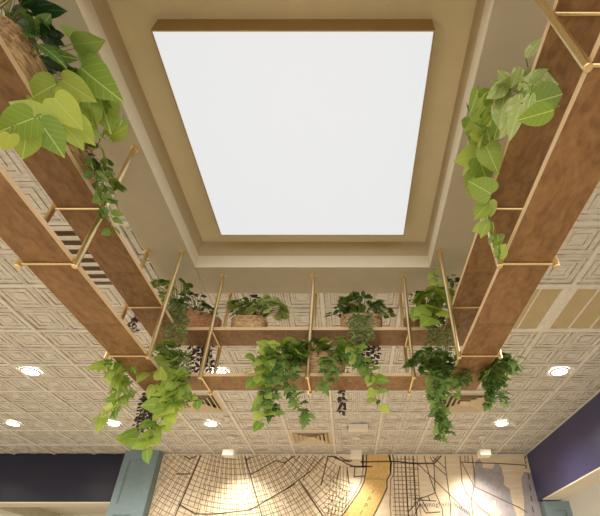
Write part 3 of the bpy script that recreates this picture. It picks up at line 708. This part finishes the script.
# back upper right basket
plant('leafy_plant', 'green bushy plant in the right basket, upper back shelf', 'mid', 'oval', (.10, 2.33, ZT+.10),
      crown=[(Y(360, 306, 2.29), (.15, .07, .075), 80, .062), (Y(383, 316, 2.28), (.05, .05, .07), 22, .05)], out=IN_B)
plant('rubber_plant', 'dark pointed leaves at the left end of the right basket', 'deep', 'lance', (.0, 2.35, ZT+.10),
      crown=[(Y(338, 315, 2.28), (.05, .05, .06), 15, .065), (Y(360, 304, 2.26), (.08, .04, .06), 10, .07)], out=IN_B)
plant('string_plant', 'fine leaved trailing plant over the upper back shelf edge', 'fine', 'oval', (.11, 2.30, ZT+.10),
      vines=[([(.11, 2.29, ZT+.13), Y(350+k*4, 318, 2.22), Y(351+k*4, 332, 2.225), Y(352+k*3.5, 338+random.uniform(0, 8), 2.23)], .022, .009) for k in range(6)], out=IN_B)
plant('plum_leaved_vine', 'dark plum leaved vine behind the middle basket, right of centre rod', 'plum', 'oval', (.12, 2.38, ZT+.08),
      vines=[([(.13, 2.40, ZT+.12), Y(356+k*5, 334, 2.455), Y(356+k*5, 350, 2.46), Y(350+k*6, 360+random.uniform(0, 10), 2.46)], .028, .009) for k in range(5)] +
            [([(-.0, 2.40, ZB+.10), Y(342, 384, 2.455), Y(342.5, 396, 2.46), Y(342, 412, 2.46)], .03, .009)], out=IN_B)
# lower back centre
plant('pothos_plant', 'lime heart leaved plant at both ends of the wide middle basket', 'lime', 'heart', (-.22, 2.33, ZB+.13),
      crown=[(Y(285, 352, 2.24), (.13, .06, .06), 18, .085), (Y(338, 345, 2.24), (.10, .06, .05), 18, .08)],
      vines=[([(-.3, 2.3, ZB+.15), Y(268, 355), Y(262, 372), Y(266, 395), Y(262, 420)], .065, .032), ([(-.3, 2.3, ZB+.15), Y(275, 350), Y(258, 360), Y(257, 378)], .085, .03),
             ([(-.1, 2.3, ZB+.15), Y(352, 345), Y(365, 362), Y(374, 382), Y(377, 408)], .065, .04)], out=IN_B)
plant('ivy_plant', 'green ivy cascading from the left end of the wide middle basket', 'ivy', 'ivy', (-.30, 2.34, ZB+.13),
      crown=[(Y(282, 360, 2.22), (.14, .06, .10), 60, .06)],
      vines=[([(-.32, 2.3, ZB+.15), Y(285, 360), Y(276, 378), Y(272, 400), Y(274, 412)], .055, .014), ([(-.3, 2.3, ZB+.15), Y(290, 365), Y(292, 388), Y(299, 402), Y(308, 416)], .055, .015),
             ([(-.32, 2.3, ZB+.15), Y(275, 365), Y(268, 385), Y(262, 402), Y(263, 414)], .05, .017)], out=IN_B)
plant('ivy_plant', 'dull green ivy in the middle of the wide basket', 'ivy', 'ivy', (-.16, 2.34, ZB+.13),
      crown=[(Y(312, 348, 2.23), (.10, .05, .06), 28, .07)],
      vines=[([(-.16, 2.3, ZB+.15), Y(326, 360), Y(328, 375), Y(322, 388)], .055, .018), ([(-.12, 2.3, ZB+.15), Y(332, 362), Y(330, 380), Y(318, 382)], .05, .02)], out=IN_B)
plant('trailing_plant', 'thin green trailer at the right end of the wide basket', 'mid', 'lance', (-.08, 2.34, ZB+.13),
      vines=[([(-.08, 2.3, ZB+.15), Y(358, 352), Y(366, 366), Y(374, 378)], .055, .016), ([(-.08, 2.3, ZB+.15), Y(350, 350), Y(361, 362), Y(372, 372)], .055, .018), ([(-.08, 2.3, ZB+.15), Y(364, 366), Y(372, 378), Y(379, 398)], .04, .03)], out=IN_B, wide=1.5)
# right back corner
plant('pothos_plant', 'bright lime plant in the right back corner, upper shelf', 'lime', 'heart', (.47, 2.30, ZT+.09),
      crown=[(Y(432, 302, 2.15), (.10, .07, .10), 26, .10)],
      vines=[([(.47, 2.28, ZT+.12), Y(437, 290, 2.1), Y(434, 275, 2.1), Y(436, 266, 2.1)], .05, .03), ([(.47, 2.28, ZT+.12), Y(432, 308, 2.12), Y(437, 322, 2.12)], .10, .045), ([(.47, 2.28, ZT+.12), Y(420, 305, 2.14), Y(417, 315, 2.13)], .09, .045)], out=IN_B, wide=1.1)
plant('rubber_plant', 'dark pointed leaves behind the right corner brass rod', 'deep', 'lance', (.56, 2.32, ZT+.09),
      crown=[(Y(453, 284, 2.2), (.05, .05, .08), 12, .08), (Y(415, 300, 2.28), (.03, .04, .05), 8, .07)], out=IN_B)
plant('string_plant', 'fine leaved trailing plant in the right back corner', 'fine', 'oval', (.48, 2.30, ZT+.08),
      vines=[([(.48, 2.28, ZT+.12), Y(430+k*4, 322, 2.21), Y(428+k*4, 336, 2.21), Y(425+k*4.5, 348+random.uniform(0, 10), 2.22)], .022, .0085) for k in range(7)], out=IN_B)
plant('ivy_plant', 'large dark ivy hanging from the lower shelf in the right back corner', 'ivy', 'ivy', (.50, 2.33, ZB+.03),
      crown=[(Y(432, 362, 2.2), (.14, .07, .08), 110, .05), (Y(450, 374, 2.2), (.10, .06, .06), 45, .05)],
      vines=[([(.5, 2.3, ZB+.1), Y(437, 375), Y(440, 400), Y(442, 418), Y(441, 438)], .05, .011), ([(.5, 2.3, ZB+.1), Y(430, 372), Y(434, 395), Y(437, 412), Y(447, 430)], .05, .014), ([(.5, 2.3, ZB+.1), Y(450, 372), Y(460, 382), Y(468, 372)], .045, .015), ([(.5, 2.3, ZB+.1), Y(445, 378), Y(452, 392), Y(458, 394)], .045, .015)], out=IN_B)
plant('ivy_plant', 'bushy green ivy ball outside the right shelf corner', 'ivy', 'ivy', (.76, 2.25, ZB+.03),
      crown=[(onx(497, 372, .86), (.08, .12, .11), 130, .055)],
      vines=[([(.78, 2.2, ZB+.05), onx(488, 385, .83), onx(486, 396, .84), onx(488, 406, .85)], .05, .009), ([(.78, 2.2, ZB+.05), onx(500, 385, .88), onx(500, 394, .88), onx(504, 403, .88)], .05, .014), ([(.78, 2.15, ZB+.05), onx(505, 365, .88), onx(511, 366, .89), onx(514, 356, .89)], .05, .014)], out=(.3, -1, -.1))
# right run
XR = lambda u, v, x=.57: onx(u, v, x)
plant('leafy_plant', 'pale cream green broad leaved plant on the right upper shelf edge', 'pale', 'oval', (.66, .74, ZT+.08),
      crown=[(XR(512, 95, .60), (.03, .06, .04), 8, .07)],
      leaves=[LX(523, 90, 567, 76, .57, .56, 1.0), LX(524, 98, 507, 138, .56, .55, .9), LX(514, 92, 541, 57, .60, .60, .8), LX(526, 58, 541, 36, .60, .60, .8), LX(512, 86, 498, 72, .58, .56, 1.0), LX(520, 94, 512, 128, .57, .56, .9), LX(518, 84, 545, 88, .58, .57, 1.1), LX(504, 96, 500, 126, .57, .56, 1.0), LX(530, 80, 548, 62, .59, w=.9), LX(516, 98, 500, 116, .56, w=.8), LX(532, 92, 524, 118, .56, w=.8), LX(508, 84, 490, 96, .57, w=.9), LX(520, 66, 514, 84, .59, w=1.0), LX(512, 112, 504, 134, .56, w=.8), LX(528, 84, 560, 88, .57, w=.7)], out=IN_R, wide=1.1)
plant('pothos_plant', 'pair of large glossy lime leaves over the right shelf edge', 'lime', 'oval', (.66, .80, ZT+.06),
      leaves=[LX(527, 104, 568, 94, .55, .54, 1.1), LX(554, 110, 520, 120, .54, .54, 1.1)], out=IN_R)
plant('pothos_plant', 'lime vine winding down the middle brass rod on the right', 'lime', 'heart', (.66, .95, ZT+.06),
      crown=[(XR(487, 112, .56), (.03, .07, .04), 9, .06)],
      vines=[([(.64, .9, ZT+.08), XR(495, 100, .57), XR(488, 125, .55), XR(478, 145, .55)], .055, .028), ([XR(478, 145, .55), XR(471, 162, .55), XR(476, 185, .55), XR(487, 212, .555), XR(496, 235, .555), XR(501, 254, .555)], .042, .034),
             ([XR(480, 105, .56), XR(470, 120, .55), XR(468, 140, .55)], .045, .035)],
      leaves=[LX(477, 156, 458, 160, .55, w=1.2), LX(479, 158, 488, 184, .55, w=1.1), LX(491, 194, 468, 180, .55, w=1.1), LX(488, 204, 474, 219, .55, w=1.1), LX(487, 208, 501, 211, .555, w=1.1), LX(484, 226, 471, 230, .555), LX(494, 242, 509, 238, .555), LX(498, 256, 507, 243, .555), LX(478, 136, 494, 152, .55, w=1.1), LX(484, 112, 488, 138, .55, w=1.0), LX(474, 118, 472, 140, .55, w=.8), LX(492, 96, 478, 118, .56, w=.9), LX(496, 108, 482, 128, .56, w=.9), LX(500, 120, 492, 140, .56, w=.9), LX(486, 146, 496, 168, .55, w=1), LX(476, 172, 466, 190, .55, w=1), LX(488, 222, 480, 236, .55, w=1), LX(478, 90, 472, 112, .56, w=.6)], out=IN_R)
# ------------------------------------------------------------------ light, camera, colour management
w = bpy.data.worlds.new('World'); S.world = w; w.use_nodes = True
bg = w.node_tree.nodes['Background']; bg.inputs[0].default_value = (1, .945, .83, 1); bg.inputs[1].default_value = 1.95
cam = bpy.data.cameras.new('Camera'); co = bpy.data.objects.new('Camera', cam); COL.objects.link(co)
cam.sensor_width = 36; cam.sensor_fit = 'HORIZONTAL'; cam.lens = 36*F_PX/600
cam.shift_x = (300-CX)/600; cam.shift_y = (CY-258)/600; cam.clip_start = .02; cam.clip_end = 100
co.location = (0, 0, EYE); co.rotation_euler = (math.pi/2+TH, 0, 0)
S.camera = co
vs_ = S.view_settings
vs_.view_transform = 'Standard'; vs_.look = 'None'; vs_.exposure = 0; vs_.gamma = 1; vs_.use_curve_mapping = False
